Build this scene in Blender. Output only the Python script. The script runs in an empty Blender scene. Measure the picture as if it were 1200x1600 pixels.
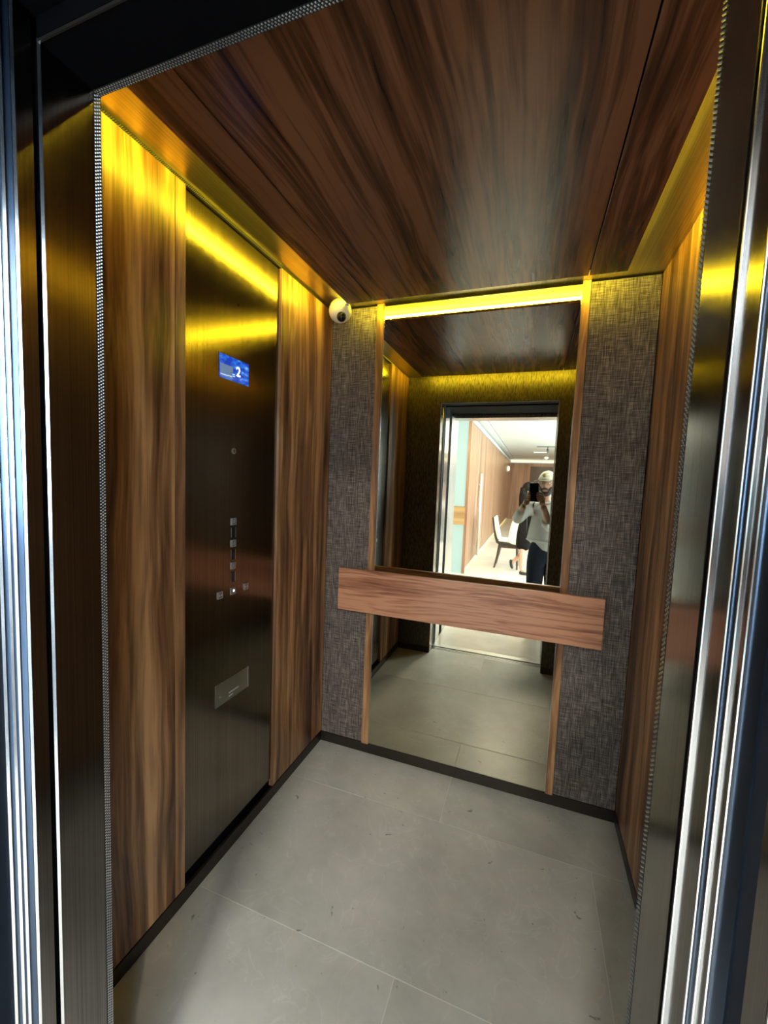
import bpy, bmesh, math, random
from mathutils import Vector, Matrix
random.seed(7)
S = bpy.context.scene
COL = S.collection

# ------------------------------------------------------------------ camera
CAM_YAW, CAM_PITCH, CAM_ROLL, CAM_F = 0.3451, -0.0789, 0.0398, 637.83
CAM_Z = 1.42
cy_, sy_ = math.cos(CAM_YAW), math.sin(CAM_YAW)
f0 = Vector((-sy_, cy_, 0)); r0 = Vector((cy_, sy_, 0)); u0 = Vector((0, 0, 1))
FW = f0*math.cos(CAM_PITCH)+u0*math.sin(CAM_PITCH)
u1 = -f0*math.sin(CAM_PITCH)+u0*math.cos(CAM_PITCH)
RT = r0*math.cos(CAM_ROLL)+u1*math.sin(CAM_ROLL)
UP = -r0*math.sin(CAM_ROLL)+u1*math.cos(CAM_ROLL)
cam = bpy.data.cameras.new('camera')
cam.sensor_fit = 'VERTICAL'; cam.sensor_height = 24.0
cam.lens = CAM_F/1600*24.0
cam.clip_start = 0.005
camo = bpy.data.objects.new('camera', cam); COL.objects.link(camo)
camo.matrix_world = Matrix(((RT.x, UP.x, -FW.x, 0), (RT.y, UP.y, -FW.y, 0), (RT.z, UP.z, -FW.z, CAM_Z), (0, 0, 0, 1)))
S.camera = camo

# ------------------------------------------------------------------ world, light, exposure
S.view_settings.view_transform = 'Standard'
S.view_settings.look = 'None'
S.view_settings.gamma = 1.0
S.view_settings.use_curve_mapping = False
S.view_settings.exposure = 0.0
W = bpy.data.worlds.new('sky'); S.world = W; W.use_nodes = True
W.node_tree.nodes['Background'].inputs[0].default_value = (0.55, 0.75, 1.0, 1)
W.node_tree.nodes['Background'].inputs[1].default_value = 1.0

def area(name, loc, target, sx, sy, power, color, spread=180):
    l = bpy.data.lights.new(name, 'AREA'); l.shape = 'RECTANGLE'; l.size = sx; l.size_y = sy
    l.energy = power; l.color = color; l.spread = math.radians(spread)
    o = bpy.data.objects.new(name, l); COL.objects.link(o)
    o.location = loc
    o.rotation_euler = (Vector(target)-Vector(loc)).to_track_quat('-Z', 'Y').to_euler()
    return o
# daylight of the unseen window wall, guessed at the right of the lobby
area('guessed_window_light', (3.06, -4.2, 1.35), (0, -4.2, 1.35), 7.0, 2.1, 1150, (0.58, 0.79, 1.0))
LED_COL = (1.0, 0.81, 0.03)
LED_POWER = 85.0

# ------------------------------------------------------------------ node helpers
MATS = {}
def newmat(name):
    m = bpy.data.materials.new(name); m.use_nodes = True
    nt = m.node_tree; b = nt.nodes['Principled BSDF']
    MATS[name] = m
    return m, nt, b
def nd(nt, t, **kw):
    n = nt.nodes.new(t)
    for k, v in kw.items():
        if hasattr(n, k): setattr(n, k, v)
        else: n.inputs[k].default_value = v
    return n
def ramp(nt, stops):
    r = nt.nodes.new('ShaderNodeValToRGB')
    el = r.color_ramp.elements
    el[0].position, el[0].color = stops[0][0], (*stops[0][1], 1)
    el[1].position, el[1].color = stops[1][0], (*stops[1][1], 1)
    for p, c in stops[2:]:
        e = el.new(p); e.color = (*c, 1)
    return r
def coords(nt, scale=(1, 1, 1), rnd=0.0):
    t = nt.nodes.new('ShaderNodeTexCoord')
    src = t.outputs['Object']
    if rnd:
        oi = nt.nodes.new('ShaderNodeObjectInfo')
        mu = nd(nt, 'ShaderNodeMath', operation='MULTIPLY'); mu.inputs[1].default_value = rnd
        nt.links.new(oi.outputs['Random'], mu.inputs[0])
        ad = nd(nt, 'ShaderNodeVectorMath', operation='ADD')
        nt.links.new(src, ad.inputs[0]); nt.links.new(mu.outputs[0], ad.inputs[1])
        src = ad.outputs[0]
    mp = nt.nodes.new('ShaderNodeMapping'); mp.inputs['Scale'].default_value = scale
    nt.links.new(src, mp.inputs['Vector'])
    return mp.outputs['Vector']
def plain(name, col, rough=0.5, metal=0.0, **kw):
    m, nt, b = newmat(name)
    b.inputs['Base Color'].default_value = (*col, 1)
    b.inputs['Roughness'].default_value = rough
    b.inputs['Metallic'].default_value = metal
    for k, v in kw.items(): b.inputs[k.replace('_', ' ')].default_value = v
    return m
def emit(name, col, s):
    m, nt, b = newmat(name)
    b.inputs['Base Color'].default_value = (*[min(1, c) for c in col], 1)
    b.inputs['Emission Color'].default_value = (*col, 1); b.inputs['Emission Strength'].default_value = s
    return m

def wood(name, axis, dark, mid, light, rough=0.32, fine=95.0, band=7.0, rnd=11.0, contrast=1.0):
    """walnut veneer, grain running along axis"""
    m, nt, b = newmat(name); L = nt.links.new
    def sc(a, c): return tuple(a if i == axis else c for i in range(3))
    # slow wandering of the grain
    wv = nd(nt, 'ShaderNodeTexNoise', Scale=1.0, Detail=2.0); L(coords(nt, sc(1.1, 3.5), rnd), wv.inputs['Vector'])
    base = coords(nt, sc(0.22, 1.0), rnd)
    off = nd(nt, 'ShaderNodeVectorMath', operation='MULTIPLY_ADD')
    L(wv.outputs['Color'], off.inputs[0]); off.inputs[1].default_value = sc(0.0, 0.10); L(base, off.inputs[2])
    def streak(freq, detail):
        mu = nd(nt, 'ShaderNodeVectorMath', operation='MULTIPLY'); L(off.outputs[0], mu.inputs[0])
        mu.inputs[1].default_value = sc(freq*0.16, freq)
        n = nd(nt, 'ShaderNodeTexNoise', Scale=1.0, Detail=detail); L(mu.outputs[0], n.inputs['Vector'])
        return n.outputs['Fac']
    a = streak(band*2.2, 3.0); c = streak(fine*0.55, 2.0); d = streak(fine*2.4, 1.0)
    m1 = nd(nt, 'ShaderNodeMath', operation='MULTIPLY_ADD'); L(a, m1.inputs[0]); m1.inputs[1].default_value = 0.95; m1.inputs[2].default_value = -0.32
    m2 = nd(nt, 'ShaderNodeMath', operation='MULTIPLY_ADD'); L(c, m2.inputs[0]); m2.inputs[1].default_value = 0.60*contrast; L(m1.outputs[0], m2.inputs[2])
    m3 = nd(nt, 'ShaderNodeMath', operation='MULTIPLY_ADD'); L(d, m3.inputs[0]); m3.inputs[1].default_value = 0.16; L(m2.outputs[0], m3.inputs[2])
    r = ramp(nt, [(0.33, dark), (0.72, light), (0.53, mid)])
    L(m3.outputs[0], r.inputs[0]); L(r.outputs[0], b.inputs['Base Color'])
    b.inputs['Roughness'].default_value = rough
    bp = nd(nt, 'ShaderNodeBump', Strength=0.06, Distance=0.002); L(m3.outputs[0], bp.inputs['Height']); L(bp.outputs[0], b.inputs['Normal'])
    return m
WD, WM, WL = (0.065, 0.027, 0.011), (0.270, 0.132, 0.056), (0.580, 0.335, 0.155)
wood('walnut_vertical', 2, WD, WM, WL, rough=0.33)
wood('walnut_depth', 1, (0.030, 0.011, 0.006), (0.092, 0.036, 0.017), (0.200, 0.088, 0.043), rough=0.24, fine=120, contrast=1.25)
wood('walnut_rail', 0, (0.13, 0.044, 0.025), (0.36, 0.150, 0.082), (0.60, 0.300, 0.175), rough=0.38, rnd=0, fine=190, contrast=1.35)
wood('walnut_lipping', 2, (0.16, 0.075, 0.035), (0.34, 0.18, 0.085), (0.50, 0.30, 0.16), rough=0.30)
wood('lobby_oak', 2, (0.21, 0.100, 0.055), (0.315, 0.165, 0.095), (0.41, 0.235, 0.145), rough=0.40, fine=40, band=3)
wood('lobby_oak_across', 0, (0.30, 0.16, 0.06), (0.44, 0.26, 0.11), (0.52, 0.33, 0.15), rough=0.45, fine=40)
wood('chair_wood', 2, (0.035, 0.018, 0.010), (0.060, 0.032, 0.018), (0.10, 0.055, 0.03), rough=0.4)

def brushed(name, col, rough, streak_axis=2, amt=0.25, bump=0.03):
    m, nt, b = newmat(name); L = nt.links.new
    s = [420, 420, 420]; s[streak_axis] = 1.5
    n = nd(nt, 'ShaderNodeTexNoise', Scale=1.0, Detail=2.0); L(coords(nt, tuple(s)), n.inputs['Vector'])
    r = ramp(nt, [(0.25, tuple(c*(1-amt) for c in col)), (0.75, tuple(min(1, c*(1+amt)) for c in col))])
    L(n.outputs['Fac'], r.inputs[0]); L(r.outputs[0], b.inputs['Base Color'])
    mr = nd(nt, 'ShaderNodeMapRange'); mr.inputs['To Min'].default_value = rough*0.8; mr.inputs['To Max'].default_value = rough*1.25
    L(n.outputs['Fac'], mr.inputs['Value']); L(mr.outputs[0], b.inputs['Roughness'])
    b.inputs['Metallic'].default_value = 1.0
    bp = nd(nt, 'ShaderNodeBump', Strength=bump, Distance=0.001); L(n.outputs['Fac'], bp.inputs['Height']); L(bp.outputs[0], b.inputs['Normal'])
    return m
brushed('bronze_steel', (0.19, 0.16, 0.130), 0.17)
brushed('bronze_steel_reveal', (0.19, 0.175, 0.165), 0.16)
brushed('roof_bronze', (0.50, 0.44, 0.30), 0.32, 1)
brushed('sill_aluminium', (0.55, 0.54, 0.50), 0.3, 0)
brushed('portal_steel', (0.56, 0.52, 0.48), 0.28)
plain('polished_steel', (0.84, 0.87, 0.90), 0.16, 1.0)
plain('blue_grey_steel', (0.105, 0.150, 0.225), 0.28, 1.0)
plain('black_gap', (0.0025, 0.0025, 0.003), 0.7, Specular_IOR_Level=0.03)
plain('black_rubber', (0.010, 0.013, 0.020), 0.6, Specular_IOR_Level=0.1)
plain('dark_metal', (0.055, 0.046, 0.038), 0.34, 0.7)
plain('mirror_glass', (0.54, 0.51, 0.385), 0.012, 1.0)
plain('braid_metal', (0.34, 0.33, 0.31), 0.35, 1.0)
plain('braid_backing', (0.03, 0.028, 0.026), 0.5, 0.6)
plain('button_steel', (0.62, 0.62, 0.62), 0.3, 1.0)
plain('button_face', (0.20, 0.25, 0.32), 0.3, 0.6)
plain('plate_steel', (0.42, 0.42, 0.39), 0.33, 1.0)
plain('white_print', (0.75, 0.75, 0.72), 0.5)
plain('camera_white', (0.80, 0.79, 0.74), 0.35)
plain('lens_black', (0.01, 0.01, 0.012), 0.08)
plain('white_paint', (0.66, 0.67, 0.66), 0.6)
plain('dark_line', (0.10, 0.10, 0.10), 0.6)
plain('window_frame_grey', (0.25, 0.26, 0.27), 0.4, 0.3)
plain('door_brown', (0.06, 0.035, 0.022), 0.45)
plain('handle_pale', (0.80, 0.79, 0.76), 0.3, 0.3)
plain('grout', (0.68, 0.68, 0.65), 0.8)
plain('chair_leather', (0.72, 0.69, 0.63), 0.5)
plain('chair_shell', (0.045, 0.038, 0.036), 0.4)
plain('skin_tan', (0.36, 0.19, 0.125), 0.5)
plain('skin_light', (0.56, 0.33, 0.24), 0.5)
plain('hair_black', (0.008, 0.007, 0.007), 0.6, Specular_IOR_Level=0.1)
plain('beard_black', (0.018, 0.013, 0.011), 0.8)
plain('sweater_grey', (0.42, 0.415, 0.40), 0.9)
plain('denim_navy', (0.012, 0.016, 0.028), 0.9, Specular_IOR_Level=0.2)
plain('cap_cream', (0.78, 0.74, 0.60), 0.8)
plain('emblem_gold', (0.35, 0.26, 0.04), 0.6)
plain('eye_white', (0.75, 0.72, 0.70), 0.3)
plain('eye_dark', (0.02, 0.015, 0.01), 0.2)
plain('glasses_frame', (0.30, 0.12, 0.09), 0.3)
plain('lips', (0.30, 0.12, 0.10), 0.5)
plain('phone_black', (0.012, 0.012, 0.014), 0.18)
plain('shoe_black', (0.02, 0.022, 0.028), 0.4)
plain('shoe_white', (0.6, 0.6, 0.58), 0.6)
plain('dress_black', (0.010, 0.009, 0.009), 0.9, Specular_IOR_Level=0.1)
plain('shirt_white', (0.80, 0.79, 0.78), 0.85)
emit('led', LED_COL, LED_POWER)
emit('floor_led', (1.0, 0.78, 0.25), 5.0)
emit('cove_led', (1.0, 0.82, 0.50), 3.0)
emit('lamp_warm', (1.0, 0.90, 0.72), 6.0)
emit('frosted_daylight', (0.60, 0.90, 1.0), 1.5).node_tree.nodes['Principled BSDF'].inputs['Base Color'].default_value = (.1, .12, .12, 1)
emit('button_lamp', (1.0, 0.93, 0.75), 2.5)
emit('digit_glow', (1.0, 1.0, 0.62), 1.4)
emit('screen_text', (0.55, 0.72, 1.0), 0.8)

def mat_fabric():
    m, nt, b = newmat('woven_fabric'); L = nt.links.new
    v = nd(nt, 'ShaderNodeTexNoise', Scale=1.0, Detail=1.0); L(coords(nt, (420, 420, 18)), v.inputs['Vector'])
    h = nd(nt, 'ShaderNodeTexNoise', Scale=1.0, Detail=1.0); L(coords(nt, (18, 18, 420)), h.inputs['Vector'])
    ad = nd(nt, 'ShaderNodeMath', operation='ADD'); L(v.outputs['Fac'], ad.inputs[0]); L(h.outputs['Fac'], ad.inputs[1])
    hf = nd(nt, 'ShaderNodeMath', operation='MULTIPLY'); L(ad.outputs[0], hf.inputs[0]); hf.inputs[1].default_value = 0.5
    r = ramp(nt, [(0.34, (0.030, 0.025, 0.022)), (0.68, (0.34, 0.30, 0.27)), (0.5, (0.120, 0.100, 0.089))])
    L(hf.outputs[0], r.inputs[0]); L(r.outputs[0], b.inputs['Base Color'])
    b.inputs['Roughness'].default_value = 0.75
    bp = nd(nt, 'ShaderNodeBump', Strength=0.35, Distance=0.002); L(hf.outputs[0], bp.inputs['Height']); L(bp.outputs[0], b.inputs['Normal'])
mat_fabric()
def mat_linen_steel():
    m, nt, b = newmat('linen_steel'); L = nt.links.new
    v = nd(nt, 'ShaderNodeTexNoise', Scale=1.0, Detail=1.0); L(coords(nt, (260, 260, 30)), v.inputs['Vector'])
    r = ramp(nt, [(0.3, (0.035, 0.030, 0.024)), (0.7, (0.16, 0.14, 0.11))])
    L(v.outputs['Fac'], r.inputs[0]); L(r.outputs[0], b.inputs['Base Color'])
    b.inputs['Metallic'].default_value = 0.5; b.inputs['Roughness'].default_value = 0.45
mat_linen_steel()
def mat_stone(name, c0, c1, c2, rough, spec=0.4, rnd=9.0):
    m, nt, b = newmat(name); L = nt.links.new
    b.inputs['Specular IOR Level'].default_value = spec
    n = nd(nt, 'ShaderNodeTexNoise', Scale=3.2, Detail=7.0, Roughness=0.62); L(coords(nt, (1, 1, 1), rnd), n.inputs['Vector'])
    r = ramp(nt, [(0.32, c0), (0.70, c2), (0.5, c1)]); L(n.outputs['Fac'], r.inputs[0])
    # small fossils and pits
    p = nd(nt, 'ShaderNodeTexNoise', Scale=34.0, Detail=2.0, Distortion=0.6); L(coords(nt, (1, 1, 1), rnd*1.7), p.inputs['Vector'])
    pr = ramp(nt, [(0.235, (0.45, 0.45, 0.45)), (0.285, (1, 1, 1))]); L(p.outputs['Fac'], pr.inputs[0])
    q = nd(nt, 'ShaderNodeTexNoise', Scale=6.0, Detail=3.0, Distortion=1.4); L(coords(nt, (1, 1, 1), rnd*2.3), q.inputs['Vector'])
    qr = ramp(nt, [(0.50, (1, 1, 1)), (0.515, (1.12, 1.12, 1.12)), (0.53, (1, 1, 1))]); L(q.outputs['Fac'], qr.inputs[0])
    mx = nd(nt, 'ShaderNodeMix', data_type='RGBA', blend_type='MULTIPLY'); mx.inputs[0].default_value = 1
    L(r.outputs[0], mx.inputs[6]); L(pr.outputs[0], mx.inputs[7])
    m2 = nd(nt, 'ShaderNodeMix', data_type='RGBA', blend_type='MULTIPLY'); m2.inputs[0].default_value = 0.8
    L(mx.outputs[2], m2.inputs[6]); L(qr.outputs[0], m2.inputs[7])
    L(m2.outputs[2], b.inputs['Base Color']); b.inputs['Roughness'].default_value = rough
mat_stone('limestone', (0.42, 0.435, 0.41), (0.515, 0.53, 0.505), (0.60, 0.61, 0.585), 0.34)
mat_stone('lobby_stone', (0.62, 0.57, 0.50), (0.70, 0.65, 0.58), (0.76, 0.72, 0.66), 0.22)
def mat_screen():
    m, nt, b = newmat('blue_screen'); L = nt.links.new
    n = nd(nt, 'ShaderNodeTexNoise', Scale=1.0, Detail=2.0)
    t = coords(nt, (1, 26, 60)); mp = nt.nodes.new('ShaderNodeMapping'); mp.inputs['Rotation'].default_value = (0.7, 0, 0)
    L(t, mp.inputs['Vector']); L(mp.outputs[0], n.inputs['Vector'])
    r = ramp(nt, [(0.42, (0.006, 0.045, 0.55)), (0.62, (0.03, 0.25, 1.0)), (0.70, (0.45, 0.75, 1.0))]); L(n.outputs['Fac'], r.inputs[0])
    L(r.outputs[0], b.inputs['Emission Color']); b.inputs['Emission Strength'].default_value = 0.8
    b.inputs['Base Color'].default_value = (0.01, 0.02, 0.08, 1); b.inputs['Roughness'].default_value = 0.15
mat_screen()
emit('screen_grey', (0.10, 0.17, 0.30), 0.8)
def mat_pane():
    m, nt, b = newmat('clear_glass'); L = nt.links.new
    tr = nt.nodes.new('ShaderNodeBsdfTransparent'); gl = nt.nodes.new('ShaderNodeBsdfGlossy'); gl.inputs['Roughness'].default_value = 0.02
    mx = nt.nodes.new('ShaderNodeMixShader'); mx.inputs[0].default_value = 0.06
    L(tr.outputs[0], mx.inputs[1]); L(gl.outputs[0], mx.inputs[2])
    L(mx.outputs[0], nt.nodes['Material Output'].inputs['Surface'])
mat_pane()

# ------------------------------------------------------------------ mesh helpers
def box(bm, x0, x1, y0, y1, z0, z1, bev=0.0):
    v = [bm.verts.new((x, y, z)) for x in (x0, x1) for y in (y0, y1) for z in (z0, z1)]
    fs = [(0, 1, 3, 2), (4, 6, 7, 5), (0, 4, 5, 1), (2, 3, 7, 6), (0, 2, 6, 4), (1, 5, 7, 3)]
    faces = [bm.faces.new([v[i] for i in f]) for f in fs]
    if bev:
        es = {e for f in faces for e in f.edges}
        bmesh.ops.bevel(bm, geom=list(es), offset=bev, segments=2, affect='EDGES', profile=0.6)
def tube(bm, pts, r, n=10, cap=True):
    """round bar through pts; r is a number or one per point"""
    rs = r if isinstance(r, (list, tuple)) else [r]*len(pts)
    P = [Vector(p) for p in pts]; rings = []
    for i, p in enumerate(P):
        t = (P[min(i+1, len(P)-1)]-P[max(i-1, 0)]).normalized()
        a = Vector((0, 0, 1)) if abs(t.z) < 0.9 else Vector((1, 0, 0))
        s = t.cross(a).normalized(); q = s.cross(t)
        rings.append([bm.verts.new(p+(s*math.cos(2*math.pi*k/n)+q*math.sin(2*math.pi*k/n))*rs[i]) for k in range(n)])
    for A, B in zip(rings, rings[1:]):
        for k in range(n): bm.faces.new((A[k], A[(k+1) % n], B[(k+1) % n], B[k]))
    if cap:
        bm.faces.new(rings[0][::-1]); bm.faces.new(rings[-1])
def prism(bm, poly, axis, a, b):
    """polygon of 2-D points extruded along axis from a to b"""
    def P(p, t):
        c = list(p); c.insert(axis, t); return c
    A = [bm.verts.new(P(p, a)) for p in poly]; B = [bm.verts.new(P(p, b)) for p in poly]
    n = len(poly)
    for i in range(n): bm.faces.new((A[i], A[(i+1) % n], B[(i+1) % n], B[i]))
    bm.faces.new(A[::-1]); bm.faces.new(B)
def ball(bm, c, r, seg=20, rings=14, M=None):
    rr = r if isinstance(r, (tuple, list)) else (r, r, r)
    mt = Matrix.Translation(c) @ (M if M is not None else Matrix.Identity(4)) @ Matrix.Diagonal((*rr, 1))
    return bmesh.ops.create_uvsphere(bm, u_segments=seg, v_segments=rings, radius=1, matrix=mt)['verts']
def obj(name, bm, mat, parent=None, smooth=False, label=None):
    bmesh.ops.recalc_face_normals(bm, faces=bm.faces[:])
    me = bpy.data.meshes.new(name); bm.to_mesh(me); bm.free()
    if smooth:
        for p in me.polygons: p.use_smooth = True
    me.materials.append(MATS[mat])
    o = bpy.data.objects.new(name, me); COL.objects.link(o)
    if parent is not None: attach(o, parent)
    if label: o['label'] = label
    return o
def attach(o, parent):
    o.parent = parent
    p = parent; M = Matrix.Identity(4)
    while p is not None:
        M = Matrix.Translation(p.location) @ M if p.type == 'EMPTY' else M
        p = p.parent
    if parent.type == 'EMPTY': o.matrix_parent_inverse = M.inverted()
def bxo(name, mat, dims, parent=None, bev=0.0, label=None):
    bm = bmesh.new(); box(bm, *dims, bev); return obj(name, bm, mat, parent, label=label)
def empty(name, loc):
    o = bpy.data.objects.new(name, None); COL.objects.link(o); o.location = loc; o.empty_display_size = 0.1
    return o
def tag(o, label, cat, group=None, kind=None):
    o['label'] = label; o['category'] = cat
    if group: o['group'] = group
    if kind: o['kind'] = kind
    return o
def struct(o, label, cat):
    return tag(o, label, cat, kind='structure')

# ------------------------------------------------------------------ dimensions of the lift car
XL, XR, YB = -0.991, 0.4194, 1.887
YM = 1.883                      # mirror face
ZR, ZP = 2.2535, 2.2185         # roof sheet, underside of the hung wooden ceiling
XO0, XO1 = -0.723, 0.149        # door opening
YFI, YFO, ZO = 0.522, 0.432, 2.042
CX0, CX1, CY0, CY1 = -0.852, 0.278, 0.655, 1.764

# ---- floor of stone tiles
fl = struct(bxo('floor', 'grout', (XL-.03, XR+.03, YFO, YB+.03, -.05, -.0008)), 'pale grey limestone tile floor of the lift car', 'floor')
g = 0.0013
rows = [(YFO+.002, 1.026, [XL, -0.2815, XR]), (1.026, 1.6045, [XL, 0.297, XR]), (1.6045, YB, [XL, -0.2765, XR])]
for y0, y1, xs in rows:
    for xa, xb in zip(xs, xs[1:]):
        bxo('floor_tile', 'limestone', (xa+g, xb-g, y0+g, y1-g, -.02, 0), fl, 0.0006)

# ---- left wall: two walnut panels either side of the steel control panel
wl = struct(bxo('wall_left', 'black_gap', (XL-.06, XL-.018, .43, YB+.05, 0, ZR)), 'left car wall with walnut panels beside a dark steel panel', 'wall')
def wpanel(parent, y0, y1, x_face, x_back, mat='walnut_vertical', z0=.056, z1=ZR-.011):
    return bxo('wood_panel', mat, (min(x_face, x_back), max(x_face, x_back), y0, y1, z0, z1), parent, .001)
p1 = wpanel(wl, .535, .925, XL, XL-.018)
bxo('wood_edging', 'walnut_lipping', (XL-.018, XL+.0005, .9265, .963, .056, ZR-.011), wl, .001, 'lighter walnut edging of the front panel')
p2 = wpanel(wl, 1.4535, YB, XL, XL-.018)
bxo('wood_edging', 'walnut_lipping', (XL-.018, XL+.0005, 1.445, 1.452, .056, ZR-.011), wl, .001)
bw = struct(bxo('baseboard_left', 'dark_metal', (XL-.012, XL, .53, YB, 0, .05), None, .001), 'dark bronze skirting along the left car wall', 'skirting')

# ---- right wall: one walnut panel
wr = struct(bxo('wall_right', 'black_gap', (XR+.018, XR+.06, .43, YB+.05, 0, ZR)), 'right car wall faced with dark walnut', 'wall')
wpanel(wr, .535, YB, XR, XR+.018, z1=ZR-.002)
struct(bxo('baseboard_right', 'dark_metal', (XR, XR+.012, .53, YB, 0, .05), None, .001), 'dark bronze skirting along the right car wall', 'skirting')

# ---- back wall: fabric panels, walnut strips
wb = struct(bxo('wall_back', 'black_gap', (XL-.05, XR+.05, YB+.016, YB+.06, 0, ZR)), 'back car wall with woven fabric panels beside the mirror', 'wall')
ML, MR = -0.7144, 0.1405
for a, b in ((XL+.002, -0.7515), (0.1715, XR-.002)):
    bxo('fabric_panel', 'woven_fabric', (a, b, YB-.002, YB+.014, .056, ZR-.006), wb, .002)
for a, b in ((-0.7503, ML), (MR, 0.1705)):
    bxo('wood_strip', 'walnut_vertical', (a, b, YB-.010, YB+.014, .054, ZR-.001), wb, .0012)
struct(bxo('baseboard_back', 'dark_metal', (XL, XR, YB, YB+.012, 0, .0515), None, .001), 'dark bronze skirting below the mirror', 'skirting')
mir = empty('wall_mirror', (-.287, YM, .056))
tag(mir, 'tall bronze tinted mirror between two walnut strips on the back wall', 'mirror')
bxo('mirror_glass', 'mirror_glass', (ML+.002, MR-.002, YM, YM+.008, .058, ZR-.012), mir)
for xx in (ML+.0005, MR-.0025):
    bxo('polished_edge', 'polished_steel', (xx, xx+.002, YM-.001, YM+.008, .058, ZR-.012), mir)

# ---- hand rail board in front of the mirror
hr = empty('handrail', (-.287, 1.82, .768))
tag(hr, 'wide horizontal walnut handrail board mounted across the mirror', 'handrail')
bxo('rail_board', 'walnut_rail', (-.877, .304, 1.81, 1.832, .768, .977), hr, .0015)
for xx in (-.735, .156):
    bm = bmesh.new(); tube(bm, [(xx, 1.832, .872), (xx, 1.877, .872)], .014, 14); obj('bracket', bm, 'dark_metal', hr, True)

# ---- ceiling: bronze roof sheet, hung walnut boards with led strips on their upper edge
ce = struct(bxo('ceiling', 'roof_bronze', (XL-.06, XR+.06, .43, YB+.06, ZR, ZR+.03)), 'bronze metal car roof above the hung walnut ceiling', 'ceiling')
PT = ZP+.012
for xa, xb in ((CX0, -.7275), (-.7235, .1475), (.1515, CX1)):
    bxo('wood_board', 'walnut_depth', (xa, xb, CY0, CY1, ZP, PT), ce, .0008)
bxo('hanger_core', 'black_gap', (CX0+.016, CX1-.016, CY0+.016, CY1-.016, PT, ZR), ce)
SB = .012
LZ0, LZ1 = PT+.002, ZR-.003
for d in ((CX0+SB, CX0+SB+.003, CY0+.012, CY1-.012), (CX1-SB-.003, CX1-SB, CY0+.012, CY1-.10),
          (CX0+.02, CX1-.02, CY0+SB, CY0+SB+.003), (CX0+.02, CX1-.02, CY1-SB-.003, CY1-SB)):
    bxo('led_strip', 'led', (*d, LZ0, LZ1), ce, label='glowing yellow led strip above the ceiling edge')

# ---- front wall (door returns and header) of the car
wf = struct(bxo('wall_front', 'linen_steel', (XL-.05, XO0, YFO+.004, YFI, 0, ZR)), 'dark front wall of the car around the door opening', 'wall')
bxo('return_panel', 'linen_steel', (XO1, XR+.05, YFO+.004, YFI, 0, ZR), wf)
bxo('header_panel', 'linen_steel', (XO0, XO1, YFO+.004, YFI, ZO, ZR), wf)
# brushed lining of the opening
bxo('door_lining', 'bronze_steel_reveal', (XO0, XO0+.002, YFO, YFI-.013, .0, ZO), wf)
bxo('door_lining', 'bronze_steel_reveal', (XO1-.002, XO1, YFO, YFI-.013, .0, ZO), wf)
bxo('door_lining', 'black_gap', (XO0, XO1, YFO, YFI-.013, ZO-.002, ZO), wf)
bxo('kick_strip', 'dark_metal', (XL, XO0, YFI, YFI+.004, 0, .05), wf)
bxo('kick_strip', 'dark_metal', (XO1, XR, YFI, YFI+.004, 0, .05), wf)
# braided bead strips
def braid(name, a, b, wdir, ndir, width, parent, pitch=.0056):
    """two rows of slanted metal beads on a dark backing, from a to b"""
    a = Vector(a); b = Vector(b); t = (b-a).normalized(); Ln = (b-a).length
    w = Vector(wdir).normalized(); n = Vector(ndir).normalized()
    bm = bmesh.new()
    N = int(Ln/pitch); hw, hl, hh = width*.15, pitch*.36, width*.12
    for i in range(N):
        for q in (-1, 0, 1):
            c = a+t*((i+(.25 if q else .75))*pitch)+w*(q*width*.31)
            vs = [bm.verts.new(v) for v in (c-t*hl-w*hw*.5, c-t*hl*.2+w*hw, c+t*hl+w*hw*.5, c+t*hl*.2-w*hw, c+n*hh)]
            for k in range(4): bm.faces.new((vs[k], vs[(k+1) % 4], vs[4]))
    o = obj(name, bm, 'braid_metal', parent); o['kind'] = 'stuff'
    return o
for xw, sx in ((XO0, 1), (XO1, -1)):
    x0, x1 = sorted((xw, xw+sx*.002))
    bxo('bead_backing', 'braid_backing', (x0, x1, YFI-.012, YFI, .0, ZO), wf)
    braid('braided_bead', (xw+sx*.0022, YFI-.006, .0), (xw+sx*.0022, YFI-.006, ZO), (0, 1, 0), (sx, 0, 0), .012, wf)
bxo('bead_backing', 'braid_backing', (XO0, XO1, YFI-.012, YFI, ZO-.002, ZO), wf)
braid('braided_bead', (XO0, YFI-.006, ZO-.0022), (XO1, YFI-.006, ZO-.0022), (0, 1, 0), (0, 0, -1), .012, wf)
# bead under the roof on the left wall
bxo('bead_backing', 'braid_backing', (XL-.010, XL-.002, .53, YB-.002, ZR-.0105, ZR), wl)
braid('braided_bead', (XL-.0018, .53, ZR-.0055), (XL-.0018, 1.45, ZR-.0055), (0, 0, 1), (1, 0, 0), .010, wl)

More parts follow.
